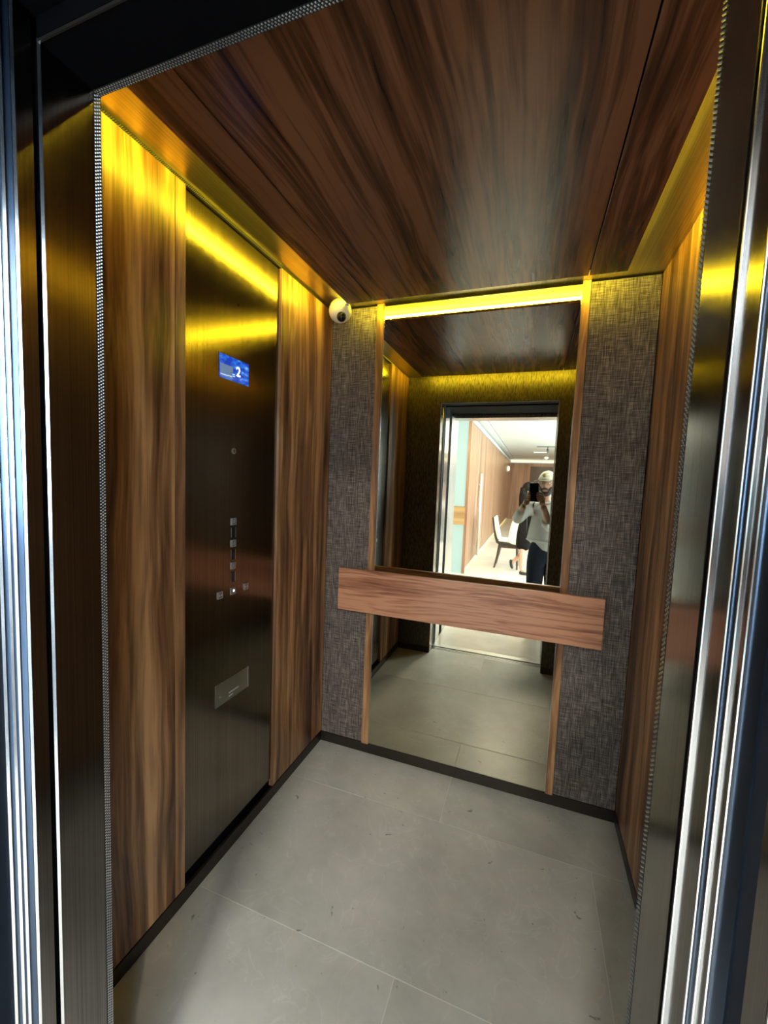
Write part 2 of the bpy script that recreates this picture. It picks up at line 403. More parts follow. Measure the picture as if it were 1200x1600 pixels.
# ------------------------------------------------------------------ door tracks and jambs between car and landing
ZT = ZO+.03
def jamb(side):
    xw, sx = (XO0, 1) if side == 'left' else (XO1, -1)
    def slab(name, mat, y0, y1, parent, d0=.001, d1=None):
        """face of the jamb from y0 to y1, set back d0 at y0 and d1 at y1"""
        d1_ = d0 if d1 is None else d1
        bm = bmesh.new(); prism(bm, [(xw-sx*.04, y0), (xw-sx*d0, y0), (xw-sx*d1_, y1), (xw-sx*.04, y1)], 2, -.01, ZT)
        return obj(name, bm, mat, parent)
    def lip(name, mat, y, p, parent, back=.012, z1=ZT, rnd=.0012):
        """rounded lip whose front faces the landing, standing p proud of the jamb"""
        pts = [(xw-sx*.006, y), (xw+sx*(p-rnd), y), (xw+sx*(p-rnd*.3), y+rnd*.3), (xw+sx*p, y+rnd), (xw+sx*p*.8, y+back*.4), (xw-sx*.001, y+back), (xw-sx*.006, y+back)]
        bm = bmesh.new(); prism(bm, pts, 2, -.01, z1)
        return obj(name, bm, mat, parent)
    return slab, lip
# left side
sl, lip = jamb('left')
d1 = empty('door_1', (XO0-.02, .41, 0)); struct(d1, 'edge of the slid back car door on the left', 'door')
sl('edge_chamfer', 'polished_steel', .4285, .4318, d1, -.0005, -.0032)
sl('gap', 'black_gap', .4215, .4285, d1, .010)
sl('door_edge', 'bronze_steel_reveal', .3985, .4215, d1, .0005)
sl('edge_chamfer', 'polished_steel', .3955, .3985, d1, .0008, -.0018)
sl('door_face', 'blue_grey_steel', .3835, .3950, d1, .0095, .0015)
t1 = empty('trim_1', (XO0-.02, .375, 0)); struct(t1, 'polished steel landing door edges at the far left', 'trim')
sl('edge_chamfer', 'polished_steel', .3810, .3838, t1, .0008, -.0016)
sl('trim_face', 'blue_grey_steel', .3760, .3808, t1, .0045, .001)
sl('edge_chamfer', 'polished_steel', .3732, .3762, t1, .0008, -.0016)
sl('trim_face', 'blue_grey_steel', .3660, .3730, t1, .0065, .0010)
sl('edge_chamfer', 'polished_steel', .3630, .3660, t1, .0008, -.0014)
sl('trim_dark', 'black_rubber', .30, .3630, t1, .004)  # near-black strip, set back from the jamb face
# right side
sl, lip = jamb('right')
d2 = empty('door_2', (XO1+.02, .41, 0)); struct(d2, 'steel edge of the slid back car door on the right', 'door')
sl('gap', 'black_gap', .4250, .4330, d2, .006)
lip('edge_lip', 'polished_steel', .4205, .0026, d2, .004)
sl('door_edge', 'bronze_steel_reveal', .3855, .4205, d2, .0005)
t2 = empty('trim_2', (XO1+.02, .36, 0)); struct(t2, 'polished steel landing door edges at the far right', 'trim')
lip('edge_lip', 'polished_steel', .3800, .0021, t2, .004)
sl('trim_face', 'blue_grey_steel', .3700, .3800, t2, .0035, .0005)
lip('edge_lip', 'polished_steel', .3665, .0017, t2, .0035)
sl('trim_face', 'bronze_steel_reveal', .3540, .3665, t2, .0005)
lip('edge_lip', 'polished_steel', .3485, .0026, t2, .004)
sl('trim_face', 'blue_grey_steel', .3365, .3485, t2, .0045, .0005)
sl('trim_dark', 'black_rubber', .3080, .3365, t2, .006)  # near-black strip between the steel faces, set back
sl('trim_face', 'bronze_steel_reveal', .2850, .3080, t2, .0005)
lip('edge_lip', 'portal_steel', .2800, .0012, t2, .004)
sl('trim_face', 'bronze_steel_reveal', .2000, .2800, t2, .0005)
# header above the door tracks
hd = empty('trim_3', (-.287, .36, ZT)); struct(hd, 'dark door header above the opening', 'trim')
bxo('header_lip', 'dark_metal', (XO0, XO1, .4295, .4320, ZO-.0035, ZO+.001), hd)
bxo('header_back', 'black_gap', (XO0-.03, XO1+.03, .4285, .4345, ZO+.001, ZR), hd)
bxo('header_box', 'black_gap', (XO0-.05, XO1+.05, .30, .4285, ZT, ZR), hd)
# thresholds
s1 = struct(bxo('trim_4', 'sill_aluminium', (XO0, XO1, .375, .431, -.05, -.0005)), 'grooved aluminium car door sill', 'sill')
for k in range(3):
    bxo('groove', 'black_gap', (XO0, XO1, .385+k*.016, .391+k*.016, -.04, .0002), s1)
struct(bxo('trim_5', 'sill_aluminium', (XO0-.05, XO1+.05, .29, .352, -.05, -.0005)), 'aluminium landing door sill', 'sill')

# ------------------------------------------------------------------ control panel in the left wall
cp = empty('control_panel', (XL-.01, 1.2, .088))
tag(cp, 'tall dark bronze steel lift control panel with floor display and buttons', 'control panel')
XS = XL-.010
bxo('faceplate', 'bronze_steel', (XS-.008, XS, .9645, 1.4435, .090, ZR-.012), cp, .001)
sc = bxo('floor_display', 'blue_screen', (XS-.001, XS+.0015, 1.113, 1.262, 1.740, 1.819), cp, label='blue screen showing floor number 2')
bxo('screen_panel', 'screen_grey', (XS+.0015, XS+.0018, 1.116, 1.178, 1.746, 1.787), sc)
def text_mesh(name, txt, size, y, z, mat, parent, x):
    cu = bpy.data.curves.new(name, 'FONT'); cu.body = txt; cu.size = size; cu.align_x = 'CENTER'; cu.align_y = 'CENTER'; cu.extrude = .0003; cu.offset = size*.015
    t = bpy.data.objects.new('tmp', cu); COL.objects.link(t)
    dg = bpy.context.evaluated_depsgraph_get(); me = bpy.data.meshes.new_from_object(t.evaluated_get(dg))
    bpy.data.objects.remove(t)
    # text plane (x right, y up) -> wall plane (right = +y, up = +z, facing +x)
    me.transform(Matrix(((0, 0, 1, x), (1, 0, 0, y), (0, 1, 0, z), (0, 0, 0, 1))))
    me.materials.clear(); me.materials.append(MATS[mat])
    o = bpy.data.objects.new(name, me); COL.objects.link(o); attach(o, parent)
    return o
text_mesh('digit', '2', .046, 1.205, 1.776, 'digit_glow', sc, XS+.0022)
for k, (ya, yb, zz) in enumerate(((1.118, 1.150, 1.752), (1.150, 1.172, 1.7535), (1.176, 1.188, 1.763), (1.176, 1.188, 1.757))):
    bxo('print_line', 'screen_text', (XS+.0018, XS+.0022, ya, yb, zz-.0014, zz+.0014), sc)
bm = bmesh.new(); tube(bm, [(XS-.002, 1.188, 1.5), (XS+.002, 1.188, 1.5)], .0105, 20); ks = obj('key_switch', bm, 'button_steel', cp)
bxo('key_slot', 'black_gap', (XS+.002, XS+.0023, 1.186, 1.190, 1.495, 1.505), ks)
def lift_button(y, z, lamp=False, mark=True, s=.0128):
    fr = bxo('lift_button', 'button_steel', (XS-.001, XS+.0035, y-s, y+s, z-s, z+s), cp, .0012)
    bxo('button_face', 'button_face', (XS+.0035, XS+.0040, y-s*.62, y+s*.62, z-s*.78, z+s*.78), fr)
    if lamp:
        bm = bmesh.new(); ball(bm, (XS+.0042, y, z+.001), (.001, .0042, .0048), 12, 8); obj('button_lamp', bm, 'button_lamp', fr, True)
    elif mark:
        bxo('button_mark', 'white_print', (XS+.0040, XS+.0043, y-.0012, y+.0012, z-.005, z+.005), fr)
    return fr
for z in (1.249, 1.170, 1.089): lift_button(1.1895, z)
lift_button(1.191, .995, lamp=True)
for y in (1.124, 1.261):
    b = lift_button(y, .995, mark=False)
    for k in (-1, 1):
        bm = bmesh.new(); yc = y+k*.0035
        prism(bm, [(yc-k*.0028, .995), (yc+k*.0028, .999), (yc+k*.0028, .991)], 0, XS+.0040, XS+.0043); obj('door_arrow', bm, 'white_print', b)
for z in (1.2095, 1.1295, 1.047):
    pl = bxo('number_plate', 'phone_black', (XS-.0005, XS+.0012, 1.178, 1.201, z-.019, z+.019), cp)
    for y in (1.1782, 1.2002):
        bxo('plate_edge', 'button_steel', (XS+.0012, XS+.0016, y-.0006, y+.0006, z-.018, z+.018), pl)
np_ = bxo('rating_plate', 'plate_steel', (XS-.001, XS+.0018, 1.106, 1.283, .590, .672), cp, .0004, 'engraved satin steel rating plate')
bxo('plate_edge', 'polished_steel', (XS+.0018, XS+.0026, 1.2785, 1.283, .590, .672), np_)
for ya, yb, z in ((1.172, 1.226, .6165), (1.172, 1.197, .604), (1.124, 1.132, .622)):
    bxo('engraving', 'white_print', (XS+.0018, XS+.0021, ya, yb, z-.0022, z+.0022), np_)
bm = bmesh.new(); tube(bm, [(XS-.001, 1.205, 2.005), (XS+.001, 1.205, 2.005)], .004, 12); obj('screw', bm, 'black_gap', cp)

# ------------------------------------------------------------------ security camera in the back left corner
sc_c = Vector((-.905, 1.795, 2.205))
sec = empty('security_camera', sc_c); tag(sec, 'small white dome security camera in the upper back left corner', 'security camera')
ax = Vector((.42, -.62, -.66)).normalized()
def disc(bm, c, ax, prof, n=28):
    """lathe: prof = (distance along axis, radius)"""
    a = Vector((0, 0, 1)) if abs(ax.z) < .9 else Vector((1, 0, 0))
    s = ax.cross(a).normalized(); q = ax.cross(s); rings = []
    for h, r in prof:
        rings.append([bm.verts.new(c+ax*h+(s*math.cos(2*math.pi*k/n)+q*math.sin(2*math.pi*k/n))*r) for k in range(n)])
    for A, B in zip(rings, rings[1:]):
        for k in range(n): bm.faces.new((A[k], A[(k+1) % n], B[(k+1) % n], B[k]))
    bm.faces.new(rings[0][::-1]); bm.faces.new(rings[-1])
bm = bmesh.new(); disc(bm, sc_c, ax, [(-.062, .034), (-.024, .036), (-.022, .050), (-.004, .052)]); obj('mount', bm, 'camera_white', sec, True)
bm = bmesh.new(); disc(bm, sc_c, ax, [(-.003, .0535), (.012, .053), (.026, .047), (.036, .036), (.041, .022), (.0415, .002)]); hs = obj('housing', bm, 'camera_white', sec, True)
lc = sc_c+ax*.032+Vector((.004, 0, -.014))
bm = bmesh.new(); ball(bm, lc, .0225); obj('lens', bm, 'lens_black', sec, True)
for dx, dz in ((-.032, .006), (.030, -.004), (.004, .024)):
    bm = bmesh.new(); ball(bm, sc_c+ax*.024+Vector((dx, dx*.5, dz)), .0035, 10, 8); obj('screw', bm, 'dark_metal', hs, True)
bm = bmesh.new(); prism(bm, [(1.755, 2.216), (1.775, 2.216), (1.775, 2.236), (1.76, 2.240)], 0, -.862, -.848); obj('cable_clip', bm, 'camera_white', sec)

# ------------------------------------------------------------------ landing and lobby outside the door (seen in the mirror)
lf = struct(bxo('lobby_floor', 'lobby_stone', (-2.6, 3.1, -14.2, .29, -.06, 0)), 'bright polished stone floor of the lobby', 'floor')
LC = 2.5
lc_ = struct(bxo('lobby_ceiling', 'white_paint', (-.78, 3.1, -14.2, .29, LC, LC+.05)), 'white lobby ceiling', 'ceiling')
bxo('ceiling_border', 'white_paint', (-2.6, -.80, -14.2, .29, LC-.02, LC+.03), lc_)
bxo('shadow_slot', 'dark_line', (-.80, -.78, -14.2, .29, LC+.02, LC+.04), lc_)
# door portal
struct(bxo('wall_landing_left', 'white_paint', (-2.6, XO0-.03, -.30, .29, 0, LC)), 'landing wall left of the lift doorway', 'wall')
struct(bxo('wall_landing_right', 'white_paint', (.46, 3.1, -.30, .29, 0, LC)), 'landing wall right of the lift doorway', 'wall')
struct(bxo('wall_landing_top', 'white_paint', (XO0-.03, XO1+.052, -.30, .29, ZT+.02, LC)), 'landing wall above the lift doorway', 'wall')
pf = empty('trim_6', (-.287, 0, 0)); struct(pf, 'deep satin steel portal lining the landing doorway', 'trim')
bxo('portal_return', 'white_paint', (XO1+.052, .46, -.30, .29, 0, LC), pf)
for xa, xb in ((XO0-.03, XO0), (XO1+.022, XO1+.052)):
    bxo('portal_jamb', 'portal_steel', (xa, xb, -.31, .020, 0, ZO-.02), pf)
    bxo('portal_jamb', 'polished_steel', (xa, xb, .135, .290 if xa < 0 else .198, 0, ZT), pf)
    bxo('portal_gap', 'black_gap', ((xa+xb)/2-.012, (xa+xb)/2+.012, .020, .135, 0, ZT), pf)
bxo('portal_head', 'portal_steel', (XO0-.03, XO1+.052, -.31, -.12, ZO-.02, ZT+.02), pf)
bxo('portal_head', 'black_gap', (XO0-.03, XO1+.052, -.12, .29, ZO+.01, ZT+.02), pf)
# wood wall along the corridor
ww = struct(bxo('wall_lobby_left', 'dark_line', (-1.02, -.942, -14.1, -2.62, .12, 2.40)), 'long wood panelled corridor wall with light below it', 'wall')
ys = [-2.62, -3.62, -4.68, -5.10, -6.1, -7.1, -8.1, -9.1, -10.1, -11.1, -12.1, -13.1, -14.1]
for a, b in zip(ys, ys[1:]):
    bxo('wood_panel', 'lobby_oak', (-.942, -.92, b+.006, a-.006, .085, 2.345), ww, .002)
bxo('cornice', 'white_paint', (-1.02, -.905, -14.1, -2.62, 2.36, 2.42), ww)
bxo('plinth_light', 'floor_led', (-.975, -.965, -14.0, -2.70, .03, .05), ww, label='yellow glowing strip under the wall panels')
bxo('plinth', 'white_paint', (-1.02, -.976, -14.1, -2.62, 0, .12), ww)
bm = bmesh.new(); tube(bm, [(-.875, -3.80, .10), (-.875, -3.80, 1.60)], .022, 12)
ph = empty('pull_handle', (-.9, -3.8, .1)); tag(ph, 'long pale vertical pull handle on the wood panelled corridor wall', 'handle')
obj('grip_bar', bm, 'handle_pale', ph, True)
for z in (.3, 1.4):
    bm = bmesh.new(); tube(bm, [(-.92, -3.80, z), (-.875, -3.80, z)], .009, 8); obj('standoff', bm, 'handle_pale', ph, True)
# frosted window with a wooden transom beside the wood wall
w1 = empty('window_1', (-1.3, -2.6, 0)); struct(w1, 'pale frosted window with a wooden band beside the corridor', 'window')
bxo('pane', 'frosted_daylight', (-1.75, -.965, -2.63, -2.615, 1.055, 2.42), w1)
bxo('pane', 'frosted_daylight', (-1.75, -.965, -2.63, -2.615, 0.0, .765), w1)
bxo('transom', 'lobby_oak_across', (-1.75, -.958, -2.64, -2.585, .765, 1.055), w1)
bxo('mullion', 'lobby_oak', (-.965, -.918, -2.64, -2.60, 0, 2.42), w1)
wl2 = struct(bxo('wall_lobby_side', 'white_paint', (-2.65, -2.6, -2.7, .29, 0, LC)), 'white side wall of the lift lobby', 'wall')
bxo('wall_piece', 'white_paint', (-2.6, -1.75, -2.70, -2.61, 0, LC), wl2)
# far wall
fw = struct(bxo('wall_lobby_far', 'lobby_oak', (-.92, -.12, -14.16, -14.1, 0, 2.32)), 'wood clad end wall of the corridor', 'wall')
bxo('wall_piece', 'lobby_oak', (.82, 3.1, -14.16, -14.1, 0, 2.32), fw)
bxo('wall_piece', 'lobby_oak', (-.12, .82, -14.16, -14.1, 2.2, 2.32), fw)
bxo('cove_light', 'cove_led', (-.92, 3.1, -14.15, -14.12, 2.36, 2.46), fw, label='warm glowing cove at the end of the corridor')
d3 = empty('door_3', (.35, -14.15, 0)); struct(d3, 'dark brown door at the end of the corridor', 'door')
bxo('door_leaf', 'door_brown', (-.12, .82, -14.16, -14.13, 0, 2.2), d3)
bxo('door_handle', 'handle_pale', (.70, .76, -14.13, -14.10, 1.0, 1.04), d3)
# unseen window wall on the right, guessed to match the light
rw = struct(bxo('wall_lobby_right', 'white_paint', (3.1, 3.15, -14.2, -7.8, 0, LC)), 'right lobby wall with a long guessed window', 'wall')
bxo('wall_piece', 'white_paint', (3.1, 3.15, -7.8, .29, 0, .25), rw); bxo('wall_piece', 'white_paint', (3.1, 3.15, -7.8, .29, 2.42, LC), rw)
bxo('wall_piece', 'white_paint', (3.1, 3.15, -.6, .29, .25, 2.42), rw)
w2 = empty('guessed_window', (3.1, -3.2, .25)); struct(w2, 'unseen long window of the lobby, guessed to match the daylight', 'window')
for y in (-7.8, -6.36, -4.92, -3.48, -2.04, -.62):
    bxo('mullion', 'window_frame_grey', (3.10, 3.14, y-.02, y+.02, .25, 2.42), w2)
for a, b in ((-7.8, -6.36), (-6.36, -4.92), (-4.92, -3.48), (-3.48, -2.04), (-2.04, -.62)):
    bxo('pane', 'clear_glass', (3.118, 3.122, a+.02, b-.02, .25, 2.42), w2)
# ceiling lamps
def downlight(x, y, label, power, r=.055):
    e = empty('ceiling_downlight', (x, y, LC)); tag(e, label, 'downlight', 'lobby downlights')
    bm = bmesh.new(); disc(bm, Vector((x, y, LC+.0)), Vector((0, 0, -1)), [(0, r*1.3), (.006, r*1.25), (.008, r*1.02)]); obj('ring', bm, 'white_paint', e, True)
    bm = bmesh.new(); disc(bm, Vector((x, y, LC-.008)), Vector((0, 0, -1)), [(0, r), (.002, r*.98)]); obj('diffuser', bm, 'lamp_warm', e)
    l = bpy.data.lights.new('downlight_beam', 'AREA'); l.shape = 'DISK'; l.size = r*2; l.energy = power; l.color = (1, .88, .70)
    o = bpy.data.objects.new('downlight_beam', l); COL.objects.link(o); o.location = (x, y, LC-.015); o.parent = e; o.matrix_parent_inverse = Matrix.Translation(-Vector((x, y, LC)))
pl_ = empty('added_ceiling_lamp', (-.1, -2.0, LC)); tag(pl_, 'unseen white ceiling lamp added outside the doorway to light the car', 'lamp')  # unseen lamp, added to light the handrail, back wall and car floor
bxo('frame', 'white_paint', (-.42, .22, -2.17, -1.83, LC-.02, LC), pl_); bxo('diffuser', 'lamp_warm', (-.38, .18, -2.14, -1.86, LC-.024, LC-.020), pl_)
_l = area('added_lamp_light', (-.10, -2.0, LC-.03), (-.10, -2.0, 0), .54, .26, 125, (1.0, .94, .84)); attach(_l, pl_)
downlight(.43, -13.0, 'small round ceiling downlight near the far end of the corridor', 40)
downlight(1.2, -9.0, 'unseen round ceiling downlight guessed midway along the corridor', 60)  # this one and the next two are unseen, guessed for the lobby light
downlight(1.2, -5.2, 'unseen round ceiling downlight guessed above the chair area', 50)
downlight(1.2, -1.6, 'unseen round ceiling downlight guessed nearest the lift doorway', 40)
ll = empty('linear_lamp', (.12, -10.4, LC)); tag(ll, 'short glowing linear lamp set in the corridor ceiling', 'lamp')
bxo('diffuser', 'lamp_warm', (-.02, .36, -10.5, -10.3, LC-.006, LC-.001), ll); bxo('rim', 'white_paint', (-.04, .38, -10.53, -10.27, LC-.004, LC), ll)
tr = empty('track_spotlight', (.36, -8.3, LC)); tag(tr, 'small dark track spotlight on the corridor ceiling', 'spotlight')
bxo('track', 'dark_line', (.05, .60, -8.32, -8.28, LC-.02, LC), tr)
bm = bmesh.new(); tube(bm, [(.33, -8.3, LC-.02), (.33, -8.3, LC-.10)], .012, 8); obj('stem', bm, 'dark_line', tr)
bm = bmesh.new(); tube(bm, [(.33, -8.34, LC-.09), (.33, -8.2, LC-.15)], .03, 12); obj('head', bm, 'dark_line', tr)
wsn = empty('wall_lamp', (-.90, -12.2, 2.0)); tag(wsn, 'tiny glowing wall lamp on the corridor wood wall', 'lamp')
bxo('back_plate', 'handle_pale', (-.92, -.905, -12.26, -12.14, 1.88, 2.14), wsn)
bm = bmesh.new(); ball(bm, (-.87, -12.2, 2.02), (.035, .05, .09)); obj('shade', bm, 'lamp_warm', wsn, True)

# ------------------------------------------------------------------ chair in the corridor
ch = empty('dining_chair', (-.33, -3.55, 0)); tag(ch, 'chair with pale cushion and dark shell beside the corridor wall', 'chair')
def sweep_profile(bm, poly, y0, y1): prism(bm, poly, 1, y0, y1)
bm = bmesh.new(); sweep_profile(bm, [(-.605, .855), (-.580, .865), (-.545, .66), (-.505, .50), (-.470, .452), (-.15, .448), (-.14, .415), (-.47, .410), (-.515, .43), (-.555, .56)], -3.77, -3.33)
bmesh.ops.bevel(bm, geom=bm.edges[:], offset=.006, segments=2, affect='EDGES'); obj('shell', bm, 'chair_shell', ch)
bm = bmesh.new(); box(bm, -.485, -.15, -3.76, -3.34, .449, .485, .012); obj('seat', bm, 'chair_leather', ch)
bm = bmesh.new(); sweep_profile(bm, [(-.579, .862), (-.548, .868), (-.505, .66), (-.462, .485), (-.498, .495), (-.545, .66)], -3.76, -3.34)
bmesh.ops.bevel(bm, geom=bm.edges[:], offset=.005, segments=2, affect='EDGES'); obj('backrest', bm, 'chair_leather', ch)
bm = bmesh.new()
for y in (-3.74, -3.36): box(bm, -.47, -.16, y-.014, y+.014, .355, .405)
box(bm, -.47, -.44, -3.74, -3.36, .360, .405); box(bm, -.19, -.16, -3.74, -3.36, .360, .405); obj('apron', bm, 'chair_wood', ch)
for y in (-3.74, -3.36):
    bm = bmesh.new(); tube(bm, [(-.455, y, .41), (-.485, y, .2), (-.527, y, 0)], [.022, .019, .014], 8); obj('leg', bm, 'chair_wood', ch)
    bm = bmesh.new(); tube(bm, [(-.175, y, .41), (-.165, y, .2), (-.155, y, 0)], [.022, .019, .014], 8); obj('leg', bm, 'chair_wood', ch)

# ------------------------------------------------------------------ people
def skin(name, V, E, root, mat, parent, sub=2, label=None):
    """V: name -> (x, y, z, rx, ry)"""
    names = list(V); me = bpy.data.meshes.new(name)
    me.from_pydata([V[n][:3] for n in names], [(names.index(a), names.index(b)) for a, b in E], [])
    o = bpy.data.objects.new('tmp', me); COL.objects.link(o)
    md = o.modifiers.new('s', 'SKIN'); md.use_smooth_shade = True
    for i, n in enumerate(names):
        sv = me.skin_vertices[0].data[i]; rr = V[n][3:]
        sv.radius = (rr[0], rr[1] if len(rr) > 1 else rr[0]); sv.use_root = (n == root)
    ss = o.modifiers.new('u', 'SUBSURF'); ss.levels = ss.render_levels = sub
    dg = bpy.context.evaluated_depsgraph_get(); dg.update()
    out = bpy.data.meshes.new_from_object(o.evaluated_get(dg)); out.name = name
    bpy.data.objects.remove(o)
    for p in out.polygons: p.use_smooth = True
    out.materials.clear(); out.materials.append(MATS[mat])
    r = bpy.data.objects.new(name, out); COL.objects.link(r); attach(r, parent)
    if label: r['label'] = label
    return r
def chainE(*ns): return list(zip(ns, ns[1:]))

# ---- photographer with the phone
PX, PY = .15, -.62
man = empty('person', (PX, PY, 0)); tag(man, 'person in cream cap and grey sweater photographing with a phone, seen in the mirror', 'person')
HC = Vector((.138, -.585, 1.437))
bodyV = {
 'pelvis': (.165, -.630, .84, .095, .08), 'belly': (.16, -.625, .98, .09, .075), 'chest': (.153, -.625, 1.12, .09, .075), 'neck0': (.138, -.620, 1.24, .055, .05),
 'neck1': (.122, -.605, 1.325, .052, .052), 'head': (HC.x, HC.y-.01, HC.z, .07, .075),
 'shL': (.015, -.620, 1.19, .045), 'elL': (-.120, -.40, 1.085, .042), 'wrL': (-.058, -.085, 1.245, .026, .030),
 'shR': (.295, -.620, 1.19, .045), 'elR': (.180, -.44, 1.02, .038), 'wrR': (.098, -.075, 1.25, .026, .030),
 'hpL': (.08, -.630, .78, .088), 'knL': (.072, -.615, .45, .060), 'anL': (.072, -.645, .09, .042), 'toL': (.062, -.540, .045, .036, .030),
 'hpR': (.25, -.630, .78, .088), 'knR': (.262, -.615, .45, .060), 'anR': (.265, -.645, .09, .042), 'toR': (.275, -.540, .045, .036, .030)}
bodyE = chainE('pelvis', 'belly', 'chest', 'neck0', 'neck1', 'head')+chainE('chest', 'shL', 'elL', 'wrL')+chainE('chest', 'shR', 'elR', 'wrR') \
    + chainE('pelvis', 'hpL', 'knL', 'anL', 'toL')+chainE('pelvis', 'hpR', 'knR', 'anR', 'toR')
body = skin('body', bodyV, bodyE, 'pelvis', 'skin_tan', man)
# the phone held in front, perpendicular to the line of sight
phn = empty('phone', (0, 0, 1.30)); tag(phn, 'black phone held upright in both hands in front of the person', 'phone')
PB = -FW                                    # towards the person
def ph_pt(a, b, c): return Vector((0, 0, CAM_Z))+RT*a+UP*b+PB*c     # right, up, back
def ph_box(name, a0, a1, b0, b1, c0, c1, mat, parent, bev):
    bm = bmesh.new(); box(bm, a0, a1, b0, b1, c0, c1, bev)
    for v in bm.verts: v.co = ph_pt(*v.co)
    return obj(name, bm, mat, parent)
bd = ph_box('phone_body', -.028, .050, -.140, .022, .010, .0185, 'phone_black', phn, .003)
ph_box('camera_bump', -.024, .010, -.022, .018, .0085, .0105, 'phone_black', phn, .0008)
ph_box('phone_screen', -.025, .047, -.136, .018, .0183, .0188, 'lens_black', phn, .0001)
# hands: palm and five fingers round the lower half of the phone
def hand(side):
    s = -1 if side == 'left' else 1
    edge = -.028 if s < 0 else .050
    W_ = Vector(bodyV['wrL'][:3]) if s < 0 else Vector(bodyV['wrR'][:3])
    pc = ph_pt(edge+s*.020, -.118, .040)
    V = {'w': (*W_, .025, .028), 'p0': (*(W_*.5+pc*.5), .024, .030), 'p1': (*pc, .022, .030)}
    E = chainE('w', 'p0', 'p1')
    for k, (du, ln) in enumerate(((.052, .024), (.032, .028), (.012, .026), (-.006, .020))):
        k0 = ph_pt(edge+s*.022, -.118+du*.85, .036); k1 = ph_pt(edge+s*.017, -.118+du, .012); k2 = ph_pt(edge+s*.004, -.118+du+.002, -.002); k3 = ph_pt(edge-s*ln*.55, -.118+du+.004, -.001)
        n = 'f%d' % k
        V[n+'a'] = (*k0, .0098); V[n+'b'] = (*k1, .0092); V[n+'c'] = (*k2, .0085); V[n+'d'] = (*k3, .0072)
        E += chainE('p1', n+'a', n+'b', n+'c', n+'d')
    t0 = ph_pt(edge+s*.012, -.112, .050); t1 = ph_pt(edge-s*.006, -.088, .036); t2 = ph_pt(edge-s*.022, -.066, .029)
    V['t0'] = (*t0, .0125); V['t1'] = (*t1, .0105); V['t2'] = (*t2, .0085)
    E += chainE('p0', 't0', 't1', 't2')
    return skin('hand', V, E, 'p0', 'skin_tan', body, 2)
hand('left'); hand('right')
# head shape with brow, nose, jaw
def head_mesh(c, yawz, fem=False):
    bm = bmesh.new(); vs = ball(bm, (0, 0, 0), (.074, .092, .112), 36, 28)
    for v in vs:
        x, y, z = v.co
        if z < 0:
            k = -z/.112
            v.co.x *= 1-.30*k*k; v.co.y *= 1-.12*k
            if y > 0: v.co.y += .012*k
        if y > .03:
            f = math.exp(-(x/.013)**2)*math.exp(-((z+.012)/.024)**2); v.co.y += .021*f      # nose
            f = math.exp(-((abs(x)-.03)/.014)**2)*math.exp(-((z-.012)/.012)**2); v.co.y -= .007*f   # eye sockets
            f = math.exp(-(x/.04)**2)*math.exp(-((z-.032)/.010)**2); v.co.y += .005*f       # brow
            f = math.exp(-(x/.024)**2)*math.exp(-((z+.056)/.008)**2); v.co.y += .004*f      # lips
            f = math.exp(-(x/.022)**2)*math.exp(-((z+.092)/.014)**2); v.co.y += .007*f      # chin
    for s in (-1, 1):
        ball(bm, (s*.077, -.006, -.006), (.010, .018, .030), 12, 10)
    M = Matrix.Translation(c) @ Matrix.Rotation(yawz, 4, 'Z')
    bm.transform(M)
    return bm, M
hb, HM = head_mesh(HC, math.radians(14))
hd_o = obj('head', hb, 'skin_tan', body, True)
def on_head(bm, M=None):
    bm.transform(HM if M is None else M); return bm
for s in (-1, 1):
    bm = bmesh.new(); ball(bm, (s*.030, .076, .012), (.0125, .008, .0075), 12, 8); e = obj('eye', on_head(bm), 'eye_white', hd_o, True)
    bm = bmesh.new(); ball(bm, (s*.030, .083, .012), (.0050, .0022, .0052), 10, 8); obj('iris', on_head(bm), 'eye_dark', hd_o, True)
    bm = bmesh.new(); tube(bm, [(s*.012, .093, .030), (s*.030, .090, .036), (s*.050, .076, .031)], [.0028, .0036, .002], 8); obj('eyebrow', on_head(bm), 'hair_black', hd_o, True)
bm = bmesh.new(); tube(bm, [(-.022, .092, -.057), (0, .098, -.055), (.022, .092, -.057)], [.002, .0042, .002], 8); obj('lips', on_head(bm), 'lips', hd_o, True)
# beard shell over the lower face, moustache
bm = bmesh.new(); vs = ball(bm, (0, 0, 0), (.080, .099, .121), 36, 28)
for v in vs:
    x, y, z = v.co
    if z < 0:
        k = -z/.12; v.co.x *= 1-.26*k*k; v.co.y *= 1-.10*k
        if y > 0: v.co.y += .012*k
kill = [v for v in bm.verts if not (v.co.z < -.030+max(0, abs(v.co.x)-.045)*1.6 and v.co.y > -.005) or (abs(v.co.x) < .026 and -.066 < v.co.z < .2)]
bmesh.ops.delete(bm, geom=kill, context='VERTS'); bmesh.ops.solidify(bm, geom=bm.faces[:], thickness=.006)
obj('beard', on_head(bm), 'beard_black', hd_o, True)
bm = bmesh.new(); tube(bm, [(-.036, .082, -.060), (-.018, .096, -.044), (0, .101, -.041), (.018, .096, -.044), (.036, .082, -.060)], [.004, .006, .006, .006, .004], 8); obj('moustache', on_head(bm), 'beard_black', hd_o, True)
gl = bmesh.new()
for s in (-1, 1):
    pts = [(s*.032+.023*math.cos(2*math.pi*k/18), .0985-abs(.020*math.cos(2*math.pi*k/18))*.2, .010+.019*math.sin(2*math.pi*k/18)) for k in range(19)]
    tube(gl, pts, .0016, 6, False); tube(gl, [(s*.055, .094, .014), (s*.074, .06, .014), (s*.079, 0, .010)], .0015, 6)
tube(gl, [(-.010, .100, .014), (0, .104, .017), (.010, .100, .014)], .0016, 6); obj('glasses', on_head(gl), 'glasses_frame', body, True)
